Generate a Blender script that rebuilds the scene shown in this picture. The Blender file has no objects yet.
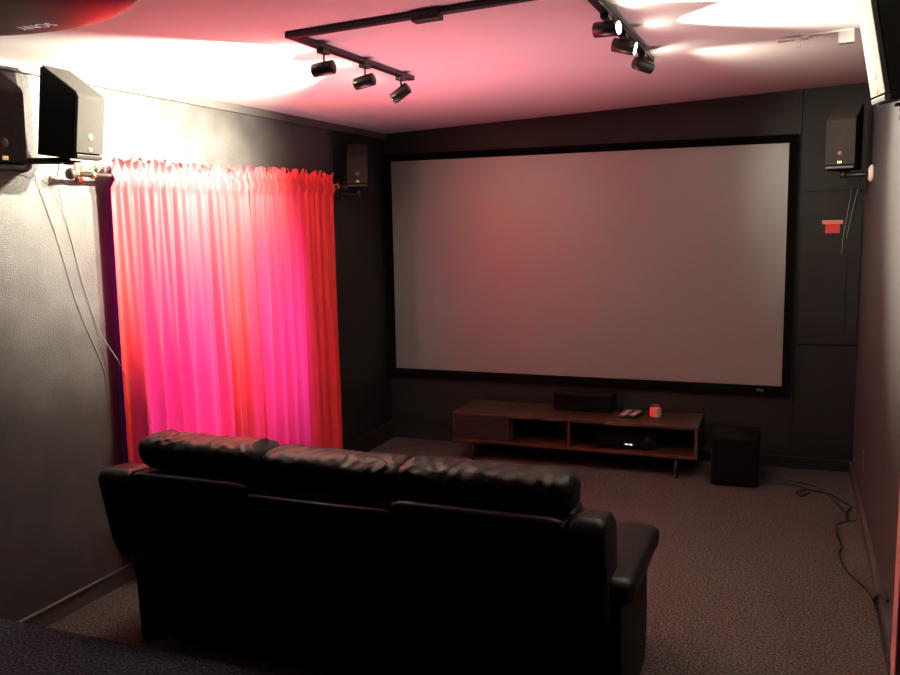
import bpy, bmesh, math, random
from mathutils import Vector, Matrix, noise
random.seed(4)
sc = bpy.context.scene
COL = sc.collection
PI = math.pi
W = 3.485            # room width (x), screen wall at y = 0, camera at negative y
YB = -7.6            # wall behind the camera
HL, HR = 2.463, 2.605  # ceiling rises to the right
def ceil_z(x): return HL + (HR-HL)*x/W

# ------------------------------------------------------------------ helpers
def obj(name, bm, m=None, parent=None, smooth=False, bevel=0, sub=0):
    me = bpy.data.meshes.new(name)
    bmesh.ops.recalc_face_normals(bm, faces=bm.faces[:])
    bm.to_mesh(me); bm.free()
    for p in me.polygons: p.use_smooth = smooth
    o = bpy.data.objects.new(name, me); COL.objects.link(o)
    if m: me.materials.append(m)
    if parent: o.parent = parent
    if bevel:
        b = o.modifiers.new('bevel', 'BEVEL'); b.width = bevel; b.segments = 3; b.limit_method = 'ANGLE'
        b.harden_normals = False
        for p in me.polygons: p.use_smooth = True
        w = o.modifiers.new('wn', 'WEIGHTED_NORMAL'); w.keep_sharp = False
    if sub:
        s = o.modifiers.new('sub', 'SUBSURF'); s.levels = sub; s.render_levels = sub
    return o
def tag(o, label, cat, group=None):
    o['label'] = label; o['category'] = cat
    if group: o['group'] = group
    return o
def struct(name, bm, m, smooth=False, bevel=0):
    o = obj(name, bm, m, None, smooth, bevel); o['kind'] = 'structure'; return o
def thing(name, label, cat, loc=(0,0,0), rot=(0,0,0), group=None):
    o = bpy.data.objects.new(name, None); COL.objects.link(o)
    o.location = loc; o.rotation_euler = rot; o.empty_display_size = .1
    return tag(o, label, cat, group)
def box(bm, a, b, M=None):
    vs = [bm.verts.new((x,y,z)) for x in (a[0],b[0]) for y in (a[1],b[1]) for z in (a[2],b[2])]
    for f in ((0,1,3,2),(4,6,7,5),(0,4,5,1),(2,3,7,6),(0,2,6,4),(1,5,7,3)):
        bm.faces.new([vs[i] for i in f])
    if M is not None: bmesh.ops.transform(bm, matrix=M, verts=vs)
    return vs
def bx(a, b, M=None):
    bm = bmesh.new(); box(bm, a, b, M); return bm
def tube(bm, pts, r, n=10, caps=True):
    pts = [Vector(p) for p in pts]; rings = []
    rad = r if isinstance(r, (list, tuple)) else [r]*len(pts)
    for i, p in enumerate(pts):
        t = (pts[min(i+1,len(pts)-1)] - pts[max(i-1,0)]).normalized()
        a = Vector((0,0,1)) if abs(t.z) < .95 else Vector((1,0,0))
        u = t.cross(a).normalized(); v = t.cross(u)
        rings.append([bm.verts.new(p + (u*math.cos(2*PI*k/n)+v*math.sin(2*PI*k/n))*rad[i]) for k in range(n)])
    for A, B in zip(rings, rings[1:]):
        for k in range(n): bm.faces.new((A[k], A[(k+1)%n], B[(k+1)%n], B[k]))
    if caps:
        bm.faces.new(rings[0][::-1]); bm.faces.new(rings[-1])
def tb(pts, r, n=10):
    bm = bmesh.new(); tube(bm, pts, r, n); return bm
def lathe(prof, n=24):
    bm = bmesh.new(); rings = []
    for r, z in prof:
        rings.append([bm.verts.new((r*math.cos(2*PI*k/n), r*math.sin(2*PI*k/n), z)) for k in range(n)])
    for A, B in zip(rings, rings[1:]):
        for k in range(n): bm.faces.new((A[k], A[(k+1)%n], B[(k+1)%n], B[k]))
    bm.faces.new(rings[0][::-1]); bm.faces.new(rings[-1])
    return bm
def prism(poly, x0, x1):                 # polygon in (y,z) extruded along x
    bm = bmesh.new()
    A = [bm.verts.new((x0,y,z)) for y,z in poly]; B = [bm.verts.new((x1,y,z)) for y,z in poly]
    bm.faces.new(A); bm.faces.new(B[::-1]); n = len(poly)
    for i in range(n): bm.faces.new((A[i],B[i],B[(i+1)%n],A[(i+1)%n]))
    return bm
def smooth_path(P, k=8):
    P = [Vector(p) for p in P]; out = []
    for i in range(len(P)-1):
        p0,p1,p2,p3 = P[max(i-1,0)],P[i],P[i+1],P[min(i+2,len(P)-1)]
        for j in range(k):
            t = j/k
            out.append(.5*((2*p1)+(p2-p0)*t+(2*p0-5*p1+4*p2-p3)*t*t+(3*p1-p0-3*p2+p3)*t**3))
    out.append(P[-1]); return out

# ------------------------------------------------------------------ materials
def mat(name, col, rough=.5, metal=0, spec=.5, bump=None, noise_col=None, coords='Object', emit=None, estr=0):
    m = bpy.data.materials.new(name); m.use_nodes = True
    N, L = m.node_tree.nodes, m.node_tree.links
    b = N['Principled BSDF']
    b.inputs['Base Color'].default_value = (*col, 1); b.inputs['Roughness'].default_value = rough
    b.inputs['Metallic'].default_value = metal; b.inputs['Specular IOR Level'].default_value = spec
    if emit: b.inputs['Emission Color'].default_value = (*emit,1); b.inputs['Emission Strength'].default_value = estr
    tc = N.new('ShaderNodeTexCoord')
    if noise_col:                        # (second colour, scale, detail, lo, hi)
        c2, s, d, lo, hi = noise_col
        n = N.new('ShaderNodeTexNoise'); n.inputs['Scale'].default_value = s; n.inputs['Detail'].default_value = d
        L.new(tc.outputs[coords], n.inputs['Vector'])
        r = N.new('ShaderNodeValToRGB'); r.color_ramp.elements[0].position = lo; r.color_ramp.elements[1].position = hi
        r.color_ramp.elements[0].color = (*col,1); r.color_ramp.elements[1].color = (*c2,1)
        L.new(n.outputs['Fac'], r.inputs['Fac']); L.new(r.outputs['Color'], b.inputs['Base Color'])
    if bump:                             # (scale, strength, distance)
        n = N.new('ShaderNodeTexNoise'); n.inputs['Scale'].default_value = bump[0]; n.inputs['Detail'].default_value = 4
        L.new(tc.outputs[coords], n.inputs['Vector'])
        bp = N.new('ShaderNodeBump'); bp.inputs['Strength'].default_value = bump[1]; bp.inputs['Distance'].default_value = bump[2]
        L.new(n.outputs['Fac'], bp.inputs['Height']); L.new(bp.outputs['Normal'], b.inputs['Normal'])
    return m
M = {}
M['wall']    = mat('charcoal_wall_paint', (.055,.054,.054), .42, bump=(150,.7,.004), noise_col=((.080,.078,.076), 6, 6, .35, .7))
M['wallR']   = mat('charcoal_side_wall_paint', (.060,.058,.062), .5, bump=(60,.25,.004))
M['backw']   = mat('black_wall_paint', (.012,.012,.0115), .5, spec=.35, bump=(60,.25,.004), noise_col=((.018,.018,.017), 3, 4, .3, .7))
M['ceil']    = mat('white_ceiling_paint', (.90,.87,.87), .9, bump=(90,.1,.002))
M['trimb']   = mat('dark_trim_paint', (.020,.020,.019), .42, spec=.3)
M['triml']   = mat('grey_trim_paint', (.09,.085,.08), .4)
M['carpet']  = mat('brown_carpet', (.042,.034,.033), 1, spec=.1, bump=(120,1,.012), noise_col=((.165,.132,.125), 105, 4, .38, .64))
M['riser']   = mat('navy_carpet', (.014,.014,.021), 1, spec=.1, bump=(160,1,.012), noise_col=((.075,.073,.105), 90, 3, .4, .7))
M['leather'] = mat('black_leather', (.004,.004,.004), .42, spec=.28, bump=(45,.18,.004))
M['pillow']  = mat('soft_black_leather', (.005,.005,.005), .55, spec=.26, bump=(60,.15,.003))
M['piping_highlight']  = mat('black_vinyl_edge_highlight', (.035,.034,.033), .55, spec=.5)  # lighter grey holds the highlight along the sofa back's top edges
M['leatherb']= mat('black_back_vinyl', (.003,.003,.003), .5, spec=.14, bump=(60,.12,.003))
M['blackp']  = mat('black_plastic', (.012,.012,.012), .4)
M['blackm']  = mat('black_metal', (.012,.012,.012), .35, spec=.5)
M['velvet']  = mat('black_velvet', (.004,.004,.004), .95, spec=.05)
M['grille']  = mat('speaker_grille_cloth', (.034,.032,.030), .9, spec=.2, bump=(400,.7,.003), noise_col=((.060,.056,.053), 300, 2, .3, .7))
M['cab']     = mat('speaker_cabinet', (.004,.004,.004), .7, spec=.15)
M['white']   = mat('white_plastic', (.75,.73,.70), .5)
M['pale']    = mat('pale_vent_enamel', (.80,.78,.72), .5)
M['grey']    = mat('grey_plastic', (.32,.31,.30), .5)
M['copper']  = mat('copper_cap_glint', (.16,.105,.075), .4)
M['brass']   = mat('brass', (.75,.55,.28), .3, metal=1)
M['bronze']  = mat('dark_bronze', (.12,.09,.07), .4, metal=.8)
M['pink']    = mat('pink_painted_trim', (.85,.50,.46), .6)
M['red']     = mat('red_label', (.75,.05,.04), .5)
M['redpale'] = mat('faded_red_label_band', (.78,.30,.27), .5)
M['cream']   = mat('cream_label', (.90,.62,.46), .6)
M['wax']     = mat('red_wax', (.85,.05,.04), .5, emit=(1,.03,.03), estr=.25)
M['steel']   = mat('brushed_steel', (.6,.6,.6), .35, metal=1)
M['wire']    = mat('thin_grey_wire', (.16,.155,.15), .4)
M['wirel']   = mat('pale_wire_glint', (.45,.44,.42), .3)  # lighter copy of the wire grey, with white glints put into the colour
M['cableb']  = mat('black_cable', (.01,.01,.01), .5)
M['bulb']    = mat('lamp_bulb_face', (1,1,1), .5, emit=(1,.90,.70), estr=60)
M['bulboff'] = mat('lamp_lens_turned_away', (1,1,1), .5, emit=(1,.90,.70), estr=8)
M['led']     = mat('white_led_display', (1,1,1), .5, emit=(.9,.95,1), estr=.4)
M['proj']    = mat('glossy_projector_shell', (.010,.006,.007), .45, spec=.22)
M['text']    = mat('glowing_silver_lettering', (.85,.82,.82), .5, emit=(1,.95,.95), estr=.22)  # faint glow added so the lettering shows on the dim underside
M['button']  = mat('pale_remote_keys', (.55,.50,.46), .6)
# wood
def wood(name, a, b_, scale):
    m = mat(name, a, .45); N, L = m.node_tree.nodes, m.node_tree.links; b = N['Principled BSDF']
    tc = N.new('ShaderNodeTexCoord'); mp = N.new('ShaderNodeMapping'); mp.inputs['Scale'].default_value = scale
    n = N.new('ShaderNodeTexNoise'); n.inputs['Scale'].default_value = 3; n.inputs['Detail'].default_value = 6; n.inputs['Distortion'].default_value = .6
    r = N.new('ShaderNodeValToRGB'); r.color_ramp.elements[0].position=.32; r.color_ramp.elements[1].position=.68
    r.color_ramp.elements[0].color=(*a,1); r.color_ramp.elements[1].color=(*b_,1)
    L.new(tc.outputs['Object'], mp.inputs['Vector']); L.new(mp.outputs['Vector'], n.inputs['Vector'])
    L.new(n.outputs['Fac'], r.inputs['Fac']); L.new(r.outputs['Color'], b.inputs['Base Color'])
    return m
M['wood'] = wood('rustic_walnut', (.012,.0055,.004), (.085,.036,.020), (2.2,7,7))
M['wooddark'] = wood('dark_drawer_front', (.012,.006,.007), (.026,.013,.013), (2,9,9))
# silver projection screen: a matte white with some directional gain
m = bpy.data.materials.new('projection_screen_fabric'); m.use_nodes = True; M['screen'] = m
b = m.node_tree.nodes['Principled BSDF']
b.inputs['Base Color'].default_value = (.37,.415,.40,1); b.inputs['Roughness'].default_value = .44
b.inputs['Metallic'].default_value = .38; b.inputs['Specular IOR Level'].default_value = .5
# clear glass
def clear(name, tint=(1,1,1), gl=.08):
    m = bpy.data.materials.new(name); m.use_nodes = True; N, L = m.node_tree.nodes, m.node_tree.links; N.clear()
    o = N.new('ShaderNodeOutputMaterial'); t = N.new('ShaderNodeBsdfTransparent'); t.inputs['Color'].default_value = (*tint,1)
    g = N.new('ShaderNodeBsdfGlossy'); g.inputs['Roughness'].default_value = .03
    x = N.new('ShaderNodeMixShader'); x.inputs['Fac'].default_value = gl
    L.new(t.outputs[0], x.inputs[1]); L.new(g.outputs[0], x.inputs[2]); L.new(x.outputs[0], o.inputs['Surface'])
    return m
M['glass'] = clear('window_glass'); M['jar'] = clear('clear_jar_glass', (.95,.93,.92), .12)
# curtain cloth: reflects red, lets violet-pink daylight through
def cloth(name, refl, trans, fac, dens=None):
    m = bpy.data.materials.new(name); m.use_nodes = True; N, L = m.node_tree.nodes, m.node_tree.links; N.clear()
    o = N.new('ShaderNodeOutputMaterial')
    d = N.new('ShaderNodeBsdfPrincipled'); d.inputs['Base Color'].default_value = (*refl,1); d.inputs['Roughness'].default_value = .55
    d.inputs['Specular IOR Level'].default_value = .4
    d.inputs['Sheen Weight'].default_value = .45; d.inputs['Sheen Roughness'].default_value = .4; d.inputs['Sheen Tint'].default_value = (1,.80,.42,1)
    t = N.new('ShaderNodeBsdfTranslucent'); t.inputs['Color'].default_value = (*trans,1)
    x = N.new('ShaderNodeMixShader'); x.inputs['Fac'].default_value = fac
    tc = N.new('ShaderNodeTexCoord')
    n = N.new('ShaderNodeTexNoise'); n.inputs['Scale'].default_value = 500
    bp = N.new('ShaderNodeBump'); bp.inputs['Strength'].default_value = .15; bp.inputs['Distance'].default_value = .001
    L.new(tc.outputs['Object'], n.inputs['Vector']); L.new(n.outputs['Fac'], bp.inputs['Height']); L.new(bp.outputs['Normal'], d.inputs['Normal'])
    if dens:                             # gathered cloth is denser in places (mesh attribute)
        a = N.new('ShaderNodeAttribute'); a.attribute_name = 'gather'
        mm = N.new('ShaderNodeMath'); mm.operation = 'MULTIPLY'; mm.inputs[1].default_value = fac
        L.new(a.outputs['Fac'], mm.inputs[0]); L.new(mm.outputs[0], x.inputs['Fac'])
    L.new(d.outputs[0], x.inputs[1]); L.new(t.outputs[0], x.inputs[2]); L.new(x.outputs[0], o.inputs['Surface'])
    return m
M['curt'] = cloth('crimson_curtain_cloth', (.92,.040,.050), (.95,.06,.30), .5, True)
M['purp'] = cloth('dark_purple_curtain_cloth', (.085,.010,.055), (.30,.08,.75), .5)

# ------------------------------------------------------------------ room shell
T = .1
# left wall with a window opening behind the curtain
WY0, WY1, WZ0, WZ1 = -3.0, -1.15, .16, 1.93
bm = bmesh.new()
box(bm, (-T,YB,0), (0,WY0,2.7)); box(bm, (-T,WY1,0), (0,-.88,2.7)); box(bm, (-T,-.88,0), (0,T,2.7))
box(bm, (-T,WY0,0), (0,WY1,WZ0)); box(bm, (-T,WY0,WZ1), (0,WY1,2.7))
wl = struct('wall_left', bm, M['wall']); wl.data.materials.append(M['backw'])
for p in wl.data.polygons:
    if p.center.y > -.885: p.material_index = 1  # same wall past the batten, painted black to stand in for shade
struct('wall_right', bx((W,YB,0), (W+T,T,2.75)), M['wallR'])
struct('wall_back', bx((-T,0,0), (W+T,T,2.75)), M['backw'])
struct('wall_front', bx((-T,YB-T,0), (W+T,YB,2.75)), M['wallR'])
struct('floor', bx((-T,YB-T,-.08), (W+T,T,0)), M['carpet'])
bm = bmesh.new()
vs = box(bm, (-T,YB-T,0), (W+T,T,.1))
for v in vs: v.co.z += ceil_z(v.co.x)
struct('ceiling', bm, M['ceil'])
struct('floor_riser', bx((0,YB,0), (W,-3.95,.2)), M['riser'], bevel=.012)
# window
bm = bmesh.new()
for a, b_ in (((-.08,WY0,WZ0),(-.03,WY0+.05,WZ1)), ((-.08,WY1-.05,WZ0),(-.03,WY1,WZ1)), ((-.08,WY0,WZ0),(-.03,WY1,WZ0+.05)),
              ((-.08,WY0,WZ1-.05),(-.03,WY1,WZ1)), ((-.08,(WY0+WY1)/2-.02,WZ0),(-.03,(WY0+WY1)/2+.02,WZ1))): box(bm, a, b_)
wf = struct('window_1', bm, M['white'])
g = obj('window_pane', bx((-.057,WY0+.04,WZ0+.04), (-.053,WY1-.04,WZ1-.04)), M['glass'], wf)
# trims
struct('trim_1', bx((0,YB,2.415), (.018,0,2.463)), M['triml'], bevel=.004)
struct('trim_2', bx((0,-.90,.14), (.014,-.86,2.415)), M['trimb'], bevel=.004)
struct('trim_3', bx((3.067,-.010,.08), (3.092,0,2.585)), M['backw'], bevel=.003)
struct('trim_4', bx((3.092,-.006,1.915), (W,0,1.93)), M['backw'], bevel=.002)
# baseboards (the left one is tall and stepped in the far corner)
bm = bmesh.new(); box(bm, (0,-3.95,0), (.016,-.86,.075)); box(bm, (0,-3.95,.075), (.022,-.86,.085))
box(bm, (0,-.86,0), (.04,0,.07)); box(bm, (0,-.86,.07), (.022,0,.125)); box(bm, (0,-.86,.125), (.034,0,.137))
bl = struct('baseboard_left', bm, M['triml'], bevel=.003); bl.data.materials.append(M['trimb'])
for p in bl.data.polygons:
    if p.center.y > -.87: p.material_index = 1
bm = bmesh.new(); box(bm, (.04,-.04,0), (1.2,0,.07)); box(bm, (.022,-.022,.07), (1.2,0,.125)); box(bm, (.034,-.034,.125), (1.2,0,.137))
box(bm, (1.2,-.016,0), (W,0,.072)); box(bm, (1.2,-.022,.072), (W,0,.080))
struct('baseboard_back', bm, M['trimb'], bevel=.003)
bm = bmesh.new(); box(bm, (W-.016,-3.95,0), (W,-.02,.075)); box(bm, (W-.024,-3.95,.075), (W,-.02,.085))
struct('baseboard_right', bm, M['triml'], bevel=.003)
# painted pink casing at the opening on the right, beside the riser
struct('door_1', bx((3.335,-4.05,.2), (W,-3.96,1.25)), M['pink'], bevel=.004)

# ------------------------------------------------------------------ projection screen
SX, SZ, SW, SH = .072, .584, 2.944, 1.656
t = thing('projection_screen', 'large wide grey projection screen in black velvet frame on the far wall', 'projection screen', (0,0,0))
fr = .055
bm = bmesh.new()
for a, b_ in (((SX-fr,-.055,SZ-fr),(SX,-.004,SZ+SH+fr)), ((SX+SW,-.055,SZ-fr),(SX+SW+fr,-.004,SZ+SH+fr)),
              ((SX,-.055,SZ-fr),(SX+SW,-.004,SZ)), ((SX,-.055,SZ+SH),(SX+SW,-.004,SZ+SH+fr))): box(bm, a, b_)
obj('screen_frame', bm, M['velvet'], t)
obj('screen_surface', bx((SX-.01,-.044,SZ-.01), (SX+SW+.01,-.038,SZ+SH+.01)), M['screen'], t)
bm = bmesh.new()
box(bm, (2.855,-.058,.545), (2.875,-.0545,.562)); box(bm, (2.879,-.058,.541), (2.899,-.0545,.558)); 
obj('maker_badge', bm, M['steel'], t)

# ------------------------------------------------------------------ left window dressing
def lerp(a, b, t): return a+(b-a)*t
def curtain(name, label, y0, y1, zt, zb, x, amp, seed, m, waves, gatherf, flare=0, header=.05, N=420, K=60, cat='curtain', group=None):
    """one gathered panel hanging from the rod: pleats tight at the rod, wider below"""
    bm = bmesh.new(); lay = bm.verts.layers.float.new('gather')
    R = random.Random(seed); ph = [R.uniform(0,6.3) for _ in range(12)]
    rows = []
    for j in range(K+1):
        v = j/K
        # rows: header ruffle first
        row = []
        for i in range(N+1):
            u = i/N
            y = lerp(y0, y1, u) + flare*v*(u-.2)
            warp = u + .012*math.sin(5*u*PI+ph[0]) + .008*v*math.sin(11*u+ph[1])
            tight = (math.sin(2*PI*waves*2.6*warp+ph[2]) + .5*math.sin(2*PI*waves*4.1*warp+ph[3]))
            loose = (math.sin(2*PI*waves*warp+ph[4]+.5*v) + .45*math.sin(2*PI*waves*2.1*warp+ph[5]-.4*v) + .3*math.sin(2*PI*waves*.43*warp+ph[6]))
            k = min(1, v*1.6)**.7
            a = lerp(amp*.28, amp, k)
            dx = a*lerp(tight, loose, k)
            if j <= 6:          # ruffle standing above the rod, pinched at the rod
                hv = j/6
                z = lerp(zt+header+.012*math.sin(2*PI*waves*1.7*u+ph[7])+.010*math.sin(2*PI*waves*3.3*u+ph[8])+.016*max(0,noise.noise(Vector((u*14,seed,0)))), zt+.018, hv)
                dx = (.016*math.sin(2*PI*waves*2.3*u+ph[9])+.009*math.sin(2*PI*waves*5.1*u))*(1-hv) + .4*dx*hv + .004
            else:
                z = lerp(zt+.018, zb, (j-6)/(K-6))
                if z > zt-.02: dx = abs(dx)*.5 + .014
            row.append(bm.verts.new((x+dx, y, z)))
            row[-1][lay] = gatherf(u, v)
        rows.append(row)
    for A, B in zip(rows, rows[1:]):
        for i in range(N): bm.faces.new((A[i],A[i+1],B[i+1],B[i]))
    o = obj(name, bm, m, None, True)
    return tag(o, label, cat, group)
def ss(a,b,x):
    t = max(0,min(1,(x-a)/(b-a))); return t*t*(3-2*t)
def gatherA(u, v):
    g = .92*ss(.0,.42,v)+.04 - .75*math.exp(-((u-.80)/.10)**2)*ss(.15,.5,v) - .8*math.exp(-((u-.02)/.03)**2)
    g -= .35*(.5+.5*math.sin(60*u+2*v))*ss(.55,.75,u)
    return max(.05, g)
def gatherB(u, v):
    return max(.03, (1 - .97*ss(.54,.66,u))*(.35+.65*ss(0,.35,v)))
rod = thing('curtain_rod', 'dark bronze curtain rod with knob ends above the curtained window', 'curtain rod', (.085,0,2.0))
obj('rod', tb([(0,-3.33,0),(0,-.90,.015)], .011, 12), M['bronze'], rod, True)
for yy, s, z in ((-3.33,-1,0),(-.90,1,.015)):
    bm = lathe([(.010,0),(.014,.01),(.012,.018),(.020,.03),(.026,.045),(.024,.056),(.012,.062)], 16)
    bmesh.ops.transform(bm, matrix=Matrix.Translation((0,yy,z)) @ Matrix.Rotation(-s*PI/2, 4, 'X'), verts=bm.verts)
    obj('finial', bm, M['bronze'], rod, True)
for yy, z in ((-3.245,.0),(-.95,.015)):
    bm = bmesh.new(); tube(bm, [(-.083,yy,z+.012),(0,yy,z+.012),(0,yy,z+.03)], .008, 8); box(bm, (-.085,yy-.02,z-.03),(-.079,yy+.02,z+.05))
    tube(bm, [(0,yy-.012,z),(0,yy+.012,z)], .016, 12)
    obj('bracket', bm, M['brass'], rod, True)
curtain('window_curtain', 'wide bright crimson curtain panel hung on the left half of the rod', -3.135, -2.00, 2.0, .10, .094, .030, 3, M['curt'], 8.3, gatherA, .06, .078)
curtain('window_curtain', 'crimson curtain panel glowing magenta, hung next to the far corner', -2.045, -1.02, 2.012, .10, .090, .022, 8, M['curt'], 8, gatherB, .01, .080)
curtain('blackout_curtain', 'narrow dark purple curtain showing at the near edge of the crimson curtains', -3.112, -3.00, 1.995, .06, .036, .007, 5, M['purp'], 3, lambda u,v:1, .03, .012, N=80)

# ------------------------------------------------------------------ satellite speakers
def speaker(label, loc, rz, tilt=0, group=None, s=1.0, h=.30, w=.17, d=.19):
    """front faces local -Y; the top slopes down to the front and the grille wraps over it"""
    t = thing('surround_speaker', label, 'speaker', loc, (tilt,0,rz), group)
    t.scale = (s,s,s)
    f = h-.095
    prof = [(d/2,0),(d/2,h),(d/2-.006,h),(-d/2+.030,f+.006),(-d/2+.020,f-.010),(-d/2+.018,.0)]
    o = obj('cabinet', prism(prof, -w/2, w/2), M['cab'], t, bevel=.003)
    g = [(d/2-.006,h+.0012),(d/2-.006,h+.009),(-d/2+.014,f+.012),(-d/2,f-.008),(-d/2,.028),(-d/2+.0175,.028),(-d/2+.0175,f-.008),(-d/2+.028,f+.007)]
    obj('grille', prism(g, -w/2+.003, w/2-.003), M['grille'], t, bevel=.004)
    c = lathe([(.016,0),(.014,.0015),(.006,.003)], 18); bmesh.ops.transform(c, matrix=Matrix.Translation((0,-d/2,.095)) @ Matrix.Rotation(PI/2,4,'X'), verts=c.verts)  # copper disc on the cloth, painting the glint of the cap behind
    obj('driver_cap_glint', c, M['copper'], t, True)
    obj('lower_lip', bx((-w/2+.006,-d/2-.002,.004),(w/2-.006,-d/2+.02,.022)), M['blackp'], t, bevel=.003)
    obj('badge', bx((-.011,-d/2-.003,.036),(.011,-d/2+.001,.050)), M['brass'], t, bevel=.001)
    return t
def bracket(label, wallpt, spt, side, m=None, disc=True, group=None):
    """round plate on the wall at wallpt, arm to the point spt under a speaker"""
    w = Vector(wallpt); p = Vector(spt)
    t = thing('speaker_bracket', label, 'bracket', w, (0,0,0), group)
    mm = m or M['blackp']
    bm = tb([(-side*.002,0,0),(side*.012,0,0),(side*.024,0,0)], [.052,.050,.034], 24); 
    obj('wall_plate', bm, mm, t, True)
    q = p-w
    bm = bmesh.new(); tube(bm, [(side*.01,0,0),(side*.05,0,-.004),Vector((q.x*.6,q.y*.6,-.004)),Vector((q.x,q.y,-.004))], .014, 12)
    obj('arm', bm, M['blackp'], t, True)
    bm = bmesh.new(); tube(bm, [Vector((q.x,q.y,-.022)),Vector((q.x,q.y,q.z-.001))], .022, 14); box(bm, (q.x-.035,q.y-.03,q.z-.008),(q.x+.035,q.y+.03,q.z-.001))
    obj('clamp', bm, M['blackp'], t, True)
    return t
G = 'satellite speakers mounted around the room'
speaker('black speaker with grey grille on a round bracket beside the curtain rod end', (.215,-3.50,2.055), PI/2+.03, .14, G, h=.355, w=.16, d=.20)
bracket('black round bracket on the left wall holding the speaker near the curtain rod', (0,-3.56,2.05), (.205,-3.50,2.045), 1)
speaker('grey grille speaker cut off by the left edge of the picture', (.44,-4.10,1.965), PI/2-.18, .04, G, h=.37, w=.17)
bracket('black bracket under the speaker at the left picture edge', (0,-4.14,1.94), (.425,-4.12,1.955), 1)
speaker('dark speaker in the shadowed corner between curtain and screen', (.125,-.72,2.015), .45, 0, G, h=.31, w=.15, d=.16)
bracket('dark bracket in the shadowed corner beyond the curtain', (0,-.80,1.975), (.125,-.72,2.012), 1)
speaker('black speaker with lit grey grille high beside the top right screen corner', (3.325,-.58,2.022), -.25, 0, G, h=.385, w=.17)
bracket('pale-plated bracket on the right wall holding the speaker beside the screen', (W,-.62,1.995), (3.33,-.58,2.019), -1, M['white'])
speaker('speaker close overhead on the right wall, white-lit front and black side', (3.392,-3.12,2.13), -PI/2+.22, .19, G, h=.44, w=.145, d=.17)
bracket('black bracket with shiny screws under the overhead speaker on the right wall', (W,-3.14,2.085), (3.395,-3.12,2.116), -1)

# speaker wires
def wire(label, pts, r, m, name='speaker_wire', cat='wire', group=None, k=8):
    o = obj(name, tb(smooth_path(pts, k), r, 6), m, None, True); return tag(o, label, cat, group)
wire('thin wire hanging down the left wall from the nearer speaker bracket', [(.006,-3.50,1.995),(.004,-3.40,1.71),(.004,-3.31,1.40),(.004,-3.19,1.12),(.003,-3.17,1.02)], .0018, M['wire'])
wire('thin wire running from the speaker down across the purple curtain edge', [(.13,-3.48,2.04),(.03,-3.40,1.95),(.005,-3.332,1.754),(.006,-3.272,1.509),(.012,-3.20,1.28),(.075,-3.14,1.10),(.115,-3.13,.96)], .0020, M['wire'])
wire('wire hanging from the speaker beside the screen, farther from the right wall', [(3.335,-.56,2.00),(3.37,-.3,1.95),(3.405,-.05,1.93),(3.387,-.022,1.75),(3.370,-.015,1.62),(3.362,-.015,1.45)], .0018, M['wirel'])
wire('wire hanging from the speaker beside the screen, nearer the right wall', [(3.40,-.56,2.00),(3.43,-.3,1.96),(3.446,-.05,1.93),(3.417,-.022,1.78),(3.389,-.015,1.60)], .0018, M['wirel'])

# ------------------------------------------------------------------ electrical panel with red label
t = thing('electrical_panel', 'black painted breaker panel on the wall right of the screen', 'electrical panel', (3.302,0,.88))
obj('cover', bx((-.196,-.012,0),(.178,.002,.865)), M['backw'], t, bevel=.003)
obj('panel_door', bx((-.09,-.019,.075),(.097,-.0125,.61)), M['backw'], t, bevel=.003)
obj('latch', bx((.078,-.024,.33),(.088,-.0195,.37)), M['backw'], t, bevel=.001)
t = thing('warning_sticker', 'small red sticker with a faded wider top band on black breaker panel', 'sticker', (3.302,-.0125,1.64))
obj('label_body', bx((-.045,-.002,-.005),(.045,-.0002,.055)), M['red'], t)
obj('label_band', bx((-.066,-.003,.0555),(.062,-.0002,.082)), M['redpale'], t)
# outlet on the right wall
t = thing('wall_outlet', 'small outlet plate low on the right wall near the screen corner', 'outlet', (W,-.90,.32))
obj('plate', bx((-.006,-.035,-.057),(0,.035,.057)), M['grey'], t, bevel=.002)
for z0 in (.012,-.040): obj('socket', bx((-.008,-.015,z0),(-.0062,.015,z0+.028)), M['blackp'], t)

# ------------------------------------------------------------------ media console
CX0, CX1, CY0, CY1, CZ0, CZ1 = .76, 2.51, -.56, -.10, .150, .372
t = thing('media_console', 'low rustic walnut media console on short legs under the screen', 'console', ((CX0+CX1)/2,(CY0+CY1)/2,0))
o0 = Vector(((CX0+CX1)/2,(CY0+CY1)/2,0))
def cb(a,b_): return bx(Vector(a)-o0, Vector(b_)-o0)
tk = .022
obj('top_board', cb((CX0,CY0,CZ1-tk),(CX1,CY1,CZ1)), M['wood'], t, bevel=.003)
obj('bottom_board', cb((CX0,CY0,CZ0),(CX1,CY1,CZ0+tk)), M['wood'], t, bevel=.003)
obj('side_panel', cb((CX0,CY0,CZ0+tk+.0005),(CX0+tk,CY1,CZ1-tk-.0005)), M['wood'], t, bevel=.002)
obj('side_panel', cb((CX1-tk,CY0,CZ0+tk+.0005),(CX1,CY1,CZ1-tk-.0005)), M['wood'], t, bevel=.002)
obj('divider', cb((1.622,CY0+.005,CZ0+tk+.0005),(1.642,CY1-.012,CZ1-tk-.0005)), M['wood'], t, bevel=.002)
obj('back_panel', cb((CX0+tk+.001,CY1-.01,CZ0+tk+.0005),(CX1-tk-.001,CY1,CZ1-tk-.0005)), M['wooddark'], t)
obj('drawer', cb((CX0+tk+.002,CY0+.006,CZ0+tk+.003),(1.20,CY1-.03,CZ1-tk-.003)), M['wooddark'], t, bevel=.003)
obj('shelf_divider', cb((1.202,CY0+.03,CZ0+tk+.0005),(1.218,CY1-.012,CZ1-tk-.0005)), M['wooddark'], t, bevel=.001)
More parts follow.
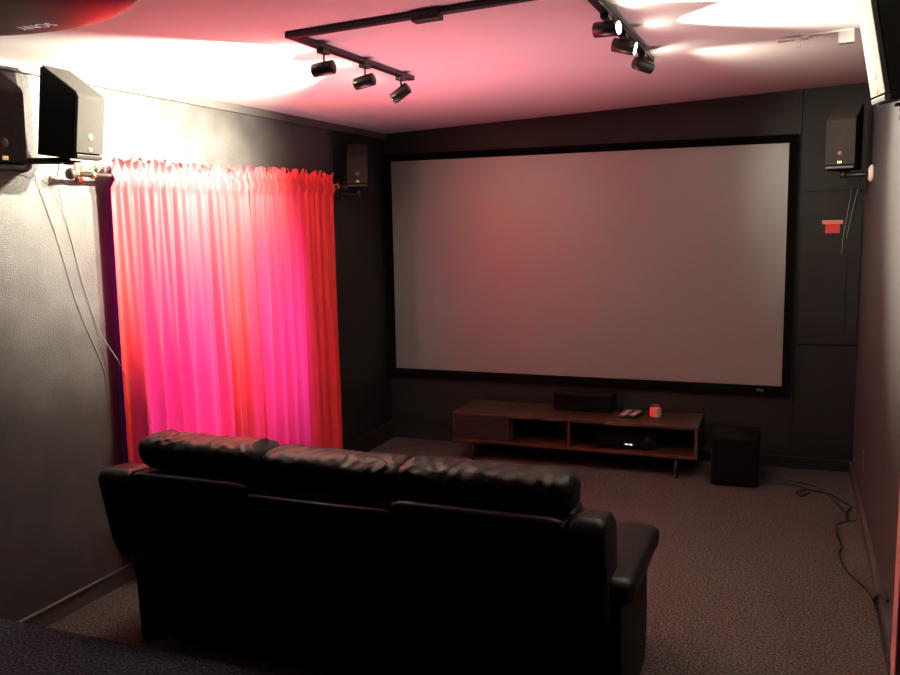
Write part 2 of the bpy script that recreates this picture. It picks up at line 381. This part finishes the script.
for x in (CX0+.14, CX1-.14):
    for y, s in ((CY0+.06,-1),(CY1-.06,1)):
        bm = bmesh.new(); tube(bm, [(x-o0.x,y-o0.y,CZ0),(x-o0.x,y-o0.y+s*.02,0)], [.021,.012], 14)
        obj('leg', bm, M['blackm'], t, True)
# things on and in the console
t = thing('centre_speaker', 'flat black centre speaker standing on the walnut console under the screen', 'speaker', (1.668,-.21,CZ1))
obj('cabinet', bx((-.215,-.07,0),(.215,.09,.124)), M['cab'], t, bevel=.006)
obj('grille', bx((-.208,-.080,.006),(.208,-.0705,.118)), M['velvet'], t, bevel=.003)
def remote(label, loc, rz, l):
    t = thing('remote_control', label, 'remote', loc, (0,0,rz), 'remotes on the console')
    obj('body', bx((-.027,-l/2,0),(.027,l/2,.022)), M['blackp'], t, bevel=.006)
    bm = bmesh.new()
    box(bm, (-.020,-l/2+.020,.0222),(.020,l/2-.065,.0245)); box(bm, (-.017,l/2-.050,.0222),(.017,l/2-.015,.0245))
    obj('button', bm, M['button'], t)
remote('larger black remote with pale keys, nearer the centre speaker', (1.995,-.335,CZ1), -.15, .20)
remote('smaller black remote with pale keys, nearer the candle jar', (2.062,-.325,CZ1), -.22, .19)
t = thing('candle_jar', 'small glass candle jar with red and cream label on the console', 'candle', (2.200,-.345,CZ1))
obj('jar', lathe([(.036,0),(.040,.006),(.041,.085),(.041,.092),(.038,.092),(.0375,.012),(.01,.010)], 28), M['jar'], t, True)
obj('wax', lathe([(.034,.012),(.0365,.014),(.0365,.070),(.034,.071)], 24), M['wax'], t, True)
bm = bmesh.new(); n = 20
A = [bm.verts.new((.0418*math.cos(a),.0418*math.sin(a),.012)) for a in [-1.75+1.9*i/n for i in range(n+1)]]
B = [bm.verts.new((v.co.x,v.co.y,.076)) for v in A]
for i in range(n): bm.faces.new((A[i],A[i+1],B[i+1],B[i]))
obj('paper_label', bm, M['cream'], t, True)
t = thing('av_receiver', 'black receiver with small white display in the open right bay of console', 'receiver', (2.02,-.31,CZ0+tk))
obj('case', bx((-.21,-.17,.008),(.21,.17,.13)), M['velvet'], t, bevel=.004)
bm = bmesh.new(); box(bm, (-.005,-.1725,.028),(.018,-.1705,.036)); box(bm, (.026,-.1725,.026),(.046,-.1705,.036)); obj('display', bm, M['led'], t)
bm = lathe([(.020,0),(.020,.016),(.017,.018)], 20); bmesh.ops.transform(bm, matrix=Matrix.Translation((.15,-.171,.075)) @ Matrix.Rotation(PI/2,4,'X'), verts=bm.verts)
obj('volume_knob', bm, M['blackm'], t, True)
for sx in (-.17,.17):
    for sy in (-.13,.13): obj('foot', bx((sx-.015,sy-.015,0),(sx+.015,sy+.015,.008)), M['blackp'], t)
# subwoofer
t = thing('subwoofer', 'square black subwoofer box on the carpet beside the console', 'subwoofer', (2.748,-.43,0))
obj('cabinet', bx((-.146,-.165,.012),(.146,.17,.335)), M['cab'], t, bevel=.006)
obj('grille', bx((-.137,-.180,.03),(.137,-.1655,.325)), M['velvet'], t, bevel=.004)
for sx in (-.11,.11):
    for sy in (-.12,.12): obj('foot', bx((sx-.018,sy-.018,0),(sx+.018,sy+.018,.012)), M['blackp'], t)
# floor cords
wire('black cord looping over the carpet from subwoofer to the right baseboard', [(2.895,-.36,.05),(2.95,-.42,.007),(3.09,-.434,.006),(3.185,-.50,.006),(3.20,-.60,.006),(3.155,-.675,.006),(3.125,-.62,.010),(3.19,-.55,.012),(3.31,-.56,.006),(3.344,-.60,.006),(3.40,-.72,.006),(3.435,-.80,.006),(3.40,-.93,.006),(3.40,-1.05,.006),(3.44,-1.08,.012),(3.455,-1.02,.02)], .0052, M['cableb'], 'power_cord', 'cord')
wire('thin black cord trailing along the right baseboard toward the riser', [(2.895,-.30,.06),(2.97,-.30,.005),(3.14,-.36,.004),(3.28,-.48,.004),(3.37,-.80,.004),(3.41,-1.04,.004),(3.345,-1.15,.004),(3.335,-1.32,.004),(3.352,-1.50,.004),(3.335,-1.62,.004),(3.352,-1.827,.004),(3.40,-1.96,.004),(3.452,-2.15,.004),(3.455,-2.5,.004),(3.45,-3.2,.004)], .0038, M['cableb'], 'power_cord', 'cord')
wire('short dark cable leaning against the lower right wall near pink casing', [(3.455,-2.15,.006),(3.455,-2.20,.02),(3.468,-2.32,.10),(3.470,-2.55,.17)], .008, M['cableb'], 'wall_cable', 'cable')
wire('faint dark wire on the carpet in the far left corner', [(.06,-.5,.004),(.14,-.42,.004),(.20,-.30,.004),(.30,-.24,.004),(.42,-.20,.004),(.56,-.16,.004)], .003, M['cableb'], 'speaker_wire', 'wire')

# ------------------------------------------------------------------ reclining sofa (back to the camera)
sofa = thing('reclining_sofa', 'black leather three-seat reclining sofa facing the screen, back to the camera', 'sofa', (1.5,-3.5,0))
S0 = Vector((1.5,-3.5,0))
YT, YBm = -3.74, -3.60          # back plane: leans toward the camera at the top
def shell(x0, x1, poly, name, m, bevel=.02, seg_bulge=0):
    bm = prism(poly, x0, x1)
    bmesh.ops.translate(bm, vec=-S0, verts=bm.verts)
    return obj(name, bm, m, sofa, bevel=bevel)
# skirt / base box
shell(.645, 2.42, [(-3.58,.03),(-3.60,.40),(-3.40,.42),(-2.95,.34),(-2.93,.03)], 'base', M['leatherb'], .02)
# back panels: left, middle (lower and set forward), right
def backp(x0, x1, zt, dy, name='back_panel'):
    y = lambda z: -3.60 - .14*(z/.78) + dy
    poly = [(y(.30),.30),(y(zt-.04),zt-.04),(y(zt)+.012,zt-.008),(y(zt)+.05,zt),(y(zt)+.18,zt-.02),(y(.30)+.22,.30)]
    return shell(x0, x1, poly, name, M['leatherb'], .014)
backp(.625, 1.178, .785, 0); backp(1.188, 1.762, .775, .045); backp(1.772, 2.398, .775, 0)
# piping / folded flap edge along the middle panel
bm = bmesh.new()
tube(bm, [Vector(p)-S0 for p in [(1.182,-3.715,.735),(1.19,-3.733,.752),(1.47,-3.733,.748),(1.76,-3.733,.752),(1.768,-3.715,.735)]], .008, 10)
obj('back_piping_highlight', bm, M['piping_highlight'], sofa, True)
for xa, xb in ((.645,1.165),(1.785,2.385)):  # tubes added as painted highlights on the outer panels' top ledges
    obj('back_piping_highlight', tb([Vector(p)-S0 for p in [(xa,-3.722,.772),(xa+.03,-3.728,.783),(xb-.03,-3.728,.783),(xb,-3.722,.772)]], .013, 12), M['piping_highlight'], sofa, True)
box_flap = shell(1.190, 1.760, [(-3.640,.30),(-3.725,.74),(-3.715,.752),(-3.69,.745),(-3.61,.30)], 'back_flap', M['leatherb'], .006)
# lower valance of the back
shell(.640, 2.425, [(-3.592,.03),(-3.606,.31),(-3.575,.31),(-3.56,.03)], 'lower_back_panel', M['leatherb'], .008)
# side wings of the back
for x0, x1, zt in ((.455,.618,.792),(2.404,2.533,.800)):
    poly = [(-3.650,.385),(-3.690,.48),(-3.745,zt-.045),(-3.735,zt-.012),(-3.70,zt),(-3.56,zt-.015),(-3.50,zt-.07),(-3.46,.39)]
    shell(x0, x1, poly, 'side_wing', M['leather'], .03)
# arms with padded top
for sgn, xi in ((-1,.44),(1,2.575)):
    poly = [(-3.60,.004),(-3.62,.47),(-3.05,.47),(-3.03,.20),(-3.06,.004)]
    xs = sorted((xi-sgn*(.01 if sgn > 0 else .06), xi-sgn*.15))
    shell(xs[0], xs[1], poly, 'arm_side', M['leatherb'], .02)
    bm = bmesh.new()
    n1, n2 = 26, 20
    rings = []
    for i in range(n1+1):
        v = i/n1; y = lerp(-3.64, -3.00, v)
        e = min(1, min(v, 1-v)/.07); e = (1-(1-e)**2)**.5 if e < 1 else 1
        ring = []
        for k in range(n2):
            a = 2*PI*k/n2; ca, sa = math.cos(a), math.sin(a)
            hx = .088*(.75+.25*e); hz = .050*(.45+.55*e)
            px = math.copysign(abs(ca)**.5, ca)*hx; pz = math.copysign(abs(sa)**.6, sa)*hz
            drop = -.012*ss(.7,1,v)
            ring.append(bm.verts.new(Vector((xi-sgn*.055+px, y, .520+pz+drop+.004*noise.noise(Vector((px*20,y*9,k)))))-S0))
        rings.append(ring)
    for A, B in zip(rings, rings[1:]):
        for k in range(n2): bm.faces.new((A[k],A[(k+1)%n2],B[(k+1)%n2],B[k]))
    bm.faces.new(rings[0][::-1]); bm.faces.new(rings[-1])
    obj('armrest_pad', bm, M['leather'], sofa, True)
# puffy wrinkled head pillows
def rid(x): return 1 - abs(2*(x-math.floor(x))-1)**.8*1.0
def pillow(x0, x1, zc, hz, yc, hy, seed, name='head_pillow'):
    bm = bmesh.new(); n1, n2 = 220, 72; rings = []
    for i in range(n1+1):
        u = i/n1; x = lerp(x0, x1, u)
        eL, eR = min(1, u/.09), min(1, (1-u)/.09)
        e = min(eL, eR); e = (1-(1-e)**2.2)**.5
        ring = []
        for k in range(n2):
            a = 2*PI*k/n2; ca, sa = math.cos(a), math.sin(a)
            py = math.copysign(abs(ca)**.75, ca)*hy*(.45+.55*e); pz = math.copysign(abs(sa)**.8, sa)*hz*(.40+.60*e)
            # gathers fan out from both ends
            dL, dR = math.exp(-u*5.0), math.exp(-(1-u)*5.0)
            P = Vector((x*7, a*1.2+seed*3, seed))
            n = noise.noise(P)
            wr = ((.35+dL)*rid(8*u - .9*ca + .9*n + seed*.3) + (.35+dR)*rid(9*(1-u) - .9*ca + 1.0*n + seed*.7)) - .5
            up = max(0, sa+.35)/1.35
            r = 1 + (.095*wr + .045*noise.noise(Vector((x*14+2*ca, a*2, seed+5))))*up*e + .05*noise.noise(Vector((x*4, a, seed+9)))
            sag = -.012*math.sin(PI*u)*0
            ring.append(bm.verts.new(Vector((x + .010*wr*up, yc + py*r - .03*sa, zc + pz*r + sag))-S0))
        rings.append(ring)
    for A, B in zip(rings, rings[1:]):
        for k in range(n2): bm.faces.new((A[k],A[(k+1)%n2],B[(k+1)%n2],B[k]))
    bm.faces.new(rings[0][::-1]); bm.faces.new(rings[-1])
    obj(name, bm, M['pillow'], sofa, True)
pillow(.628, 1.205, .850, .078, -3.585, .118, 1)
pillow(1.190, 1.795, .832, .076, -3.565, .118, 2)
pillow(1.775, 2.405, .838, .080, -3.585, .118, 3)
# lumbar cushions, seats and footrests on the hidden side
def cushion(a, b_, name, bev=.05):
    bm = bx(Vector(a)-S0, Vector(b_)-S0); obj(name, bm, M['leather'], sofa, bevel=bev)
for x0, x1 in ((.625,1.18),(1.19,1.76),(1.77,2.395)):
    cushion((x0,-3.55,.44),(x1,-3.36,.77), 'back_cushion', .06)
    cushion((x0,-3.42,.34),(x1,-2.86,.47), 'seat_cushion', .05)
    cushion((x0,-2.92,.10),(x1,-2.84,.345), 'footrest', .03)
for x in (.68, 2.34):
    for y in (-3.5,-3.02): obj('foot', tb([Vector((x,y,.055))-S0, Vector((x,y,0))-S0], .025, 12), M['blackp'], sofa)

# ------------------------------------------------------------------ track lighting
TX0, TX1, TY = 1.19, 2.365, -3.30
track = thing('track_light', 'black U-shaped ceiling track light with six cylinder spot heads', 'track light', (TX0,TY,ceil_z(TX0)))
P0 = Vector((TX0,TY,ceil_z(TX0)))
def railbox(x0, y0, x1, y1, w=.018, h=.022):
    bm = bmesh.new()
    if abs(x1-x0) > abs(y1-y0): vs = box(bm, (x0,y0-w,0),(x1,y0+w,h))
    else: vs = box(bm, (x0-w,y0,0),(x0+w,y1,h))
    for v in vs: v.co.z = ceil_z(v.co.x) - h + v.co.z - .0005
    bmesh.ops.translate(bm, vec=-P0, verts=bm.verts)
    return bm
obj('rail', railbox(TX0-.018, TY, TX1+.03, TY), M['blackm'], track, bevel=.002)
obj('rail', railbox(TX0, TY+.0185, TX0, -2.13), M['blackm'], track, bevel=.002)
obj('rail', railbox(TX1, TY+.0185, TX1, -1.80), M['blackm'], track, bevel=.002)
bm = railbox(1.72, TY, 1.83, TY, .028, .038); obj('power_box', bm, M['blackm'], track, bevel=.003)
def head(x, y, aim, lit, drop=.078):
    zc = ceil_z(x) - .022
    base = Vector((x,y,zc)) - P0
    d = Vector(aim).normalized()
    piv = base + Vector((0,0,-drop))
    h = obj('spot_head', tb([piv - d*.048, piv - d*.044, piv + d*.046, piv + d*.052], [.022,.029,.029,.028], 22), M['blackm'], track, True)
    h.data.polygons.foreach_set('use_smooth', [True]*len(h.data.polygons))
    obj('lens', tb([piv + d*.0525, piv + d*.0535], .023, 18), M['bulb'], h)
    bm = bmesh.new(); box(bm, base-Vector((.016,.03,.018)), base+Vector((.016,.03,0))); tube(bm, [base-Vector((0,0,.018)), piv], .005, 8)
    obj('stem', bm, M['blackm'], h)
    L = bpy.data.lights.new('spot_lamp', 'SPOT'); L.energy = lit[0]; L.spot_size = math.radians(lit[1]); L.spot_blend = lit[2]
    L.color = (1,.90,.70); L.shadow_soft_size = .02
    lo = bpy.data.objects.new('spot_lamp', L); COL.objects.link(lo)
    lo.location = P0 + piv + d*.075; lo.rotation_euler = d.to_track_quat('-Z','Y').to_euler()
EN = 260
head(TX0, -3.045, (-1,-.06,-.10), (EN*.74,104,.6))
head(TX0, -2.665, (-1,.0,-.18), (EN*.68,100,.7))
head(TX0, -2.265, (-1,.0,-.60), (EN*.45,70,.8))
head(TX1, -2.93, (1,-.20,-.04), (EN*.75,84,.45), .055)
head(TX1, -2.56, (1,.05,-.26), (EN*.9,92,.55), .055)
head(TX1, -2.06, (1,.92,-.34), (EN*.15,80,.9), .055)

# ------------------------------------------------------------------ ceiling register
t = thing('ceiling_fitting', 'long white ceiling fitting with a small grey box end near the right wall', 'ceiling fitting', (3.12,-1.87,ceil_z(3.12)))
slope = -math.atan2(HR-HL, W); t.rotation_euler = (0,slope,.0)
bm = bmesh.new(); box(bm, (-.05,-.02,-.006),(.17,.03,0)); obj('plate', bm, M['pale'], t, bevel=.002)
obj('tab', bx((-.16,-.02,-.014),(-.02,.04,-.0065)), M['pale'], t, bevel=.003); obj('clip', bx((-.075,-.005,-.05),(-.055,.02,-.0145)), M['pale'], t, bevel=.003)
obj('end_box', bx((.105,-.02,-.058),(.17,.03,-.0065)), M['grey'], t)

# ------------------------------------------------------------------ projector hanging overhead
PC = Vector((1.53,-5.055,2.262))
t = thing('projector', 'dark glossy rounded projector hanging from the ceiling, lettering upside down', 'projector', PC)
def proj_shell():
    bm = bmesh.new(); n1, n2 = 72, 14; rings = []
    for j in range(n2+1):
        v = j/n2; ph = -PI/2 + PI*v
        ring = []
        for k in range(n1):
            a = 2*PI*k/n1; ca, sa = math.cos(a), math.sin(a)
            r = math.cos(ph)**.45 if math.cos(ph) > 1e-6 else 0
            ring.append(bm.verts.new((math.copysign(abs(ca)**.95,ca)*.37*r, math.copysign(abs(sa)**.95,sa)*.27*r, math.copysign(abs(math.sin(ph))**.9, ph)*.085)))
        rings.append(ring)
    for A, B in zip(rings, rings[1:]):
        for k in range(n1): bm.faces.new((A[k],A[(k+1)%n1],B[(k+1)%n1],B[k]))
    bmesh.ops.remove_doubles(bm, verts=bm.verts, dist=1e-5)
    return bm
LX, LY = .06, .10
obj('shell', proj_shell(), M['proj'], t, True)
zc = ceil_z(PC.x) - PC.z
obj('ceiling_mount', tb([(0,0,.08),(0,0,zc-.012),(0,0,zc-.011),(0,0,zc)], [.022,.022,.07,.07], 20), M['blackm'], t)
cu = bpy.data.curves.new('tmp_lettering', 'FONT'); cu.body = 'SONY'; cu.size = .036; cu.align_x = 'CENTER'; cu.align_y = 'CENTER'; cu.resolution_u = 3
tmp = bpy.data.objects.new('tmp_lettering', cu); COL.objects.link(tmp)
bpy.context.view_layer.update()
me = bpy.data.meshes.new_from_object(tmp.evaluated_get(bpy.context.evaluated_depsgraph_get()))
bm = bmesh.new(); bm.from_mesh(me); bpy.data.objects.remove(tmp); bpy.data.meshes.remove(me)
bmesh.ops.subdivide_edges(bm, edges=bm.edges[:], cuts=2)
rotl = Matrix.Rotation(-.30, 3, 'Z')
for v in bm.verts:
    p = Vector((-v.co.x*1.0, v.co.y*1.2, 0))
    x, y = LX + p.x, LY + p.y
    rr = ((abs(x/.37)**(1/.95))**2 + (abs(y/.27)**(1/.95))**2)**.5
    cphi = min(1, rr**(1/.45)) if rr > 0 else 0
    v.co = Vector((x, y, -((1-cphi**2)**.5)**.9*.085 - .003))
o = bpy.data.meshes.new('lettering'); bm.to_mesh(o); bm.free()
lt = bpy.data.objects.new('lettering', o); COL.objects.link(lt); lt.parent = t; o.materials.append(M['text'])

# ------------------------------------------------------------------ light from the window, and an added fill
L = bpy.data.lights.new('daylight', 'AREA'); L.shape = 'RECTANGLE'; L.size = 1.1; L.size_y = 1.7; L.energy = 9.5; L.color = (.85,.62,.95)
lo = bpy.data.objects.new('daylight', L); COL.objects.link(lo); lo.location = (-.35,-2.05,1.05); lo.rotation_euler = (0,-PI/2,0)
# added unseen fill lamp, imitating the crimson cloth's rosy bounce onto the ceiling
L = bpy.data.lights.new('curtain_bounce_fill', 'SPOT'); L.energy = 36; L.spot_size = math.radians(142); L.spot_blend = 1; L.color = (1,.42,.50); L.shadow_soft_size = .22
lo = bpy.data.objects.new('curtain_bounce_fill', L); COL.objects.link(lo); lo.location = (1.25,-2.3,.95); lo.rotation_euler = (PI,0,0)
w = bpy.data.worlds.new('world'); sc.world = w; w.use_nodes = True
w.node_tree.nodes['Background'].inputs['Color'].default_value = (.75,.7,.8,1); w.node_tree.nodes['Background'].inputs['Strength'].default_value = .05

# ------------------------------------------------------------------ camera
def cam_axes(yaw, pitch, roll):
    cy, sy = math.cos(yaw), math.sin(yaw)
    f = Vector((sy*math.cos(pitch), cy*math.cos(pitch), math.sin(pitch))); r = Vector((cy,-sy,0)); u = r.cross(f)
    c, s = math.cos(roll), math.sin(roll)
    return f, c*r+s*u, -s*r+c*u
f, r, u = cam_axes(-.3784,-.1325,-.0191)
cd = bpy.data.cameras.new('camera'); cam = bpy.data.objects.new('camera', cd); COL.objects.link(cam)
cam.matrix_world = Matrix(((r.x,u.x,-f.x,3.0643),(r.y,u.y,-f.y,-6.3743),(r.z,u.z,-f.z,1.7566),(0,0,0,1)))
cd.sensor_width = 36; cd.lens = 865.2/900*36; cd.clip_start = .05
sc.camera = cam
sc.view_settings.view_transform = 'Standard'
sc.view_settings.look = 'None'
sc.view_settings.exposure = 1.3
sc.cycles.use_denoising = True
sc.cycles.max_bounces = 10; sc.cycles.diffuse_bounces = 6; sc.cycles.transparent_max_bounces = 8
sc.cycles.sample_clamp_indirect = 6
sc.cycles.caustics_reflective = False; sc.cycles.caustics_refractive = False
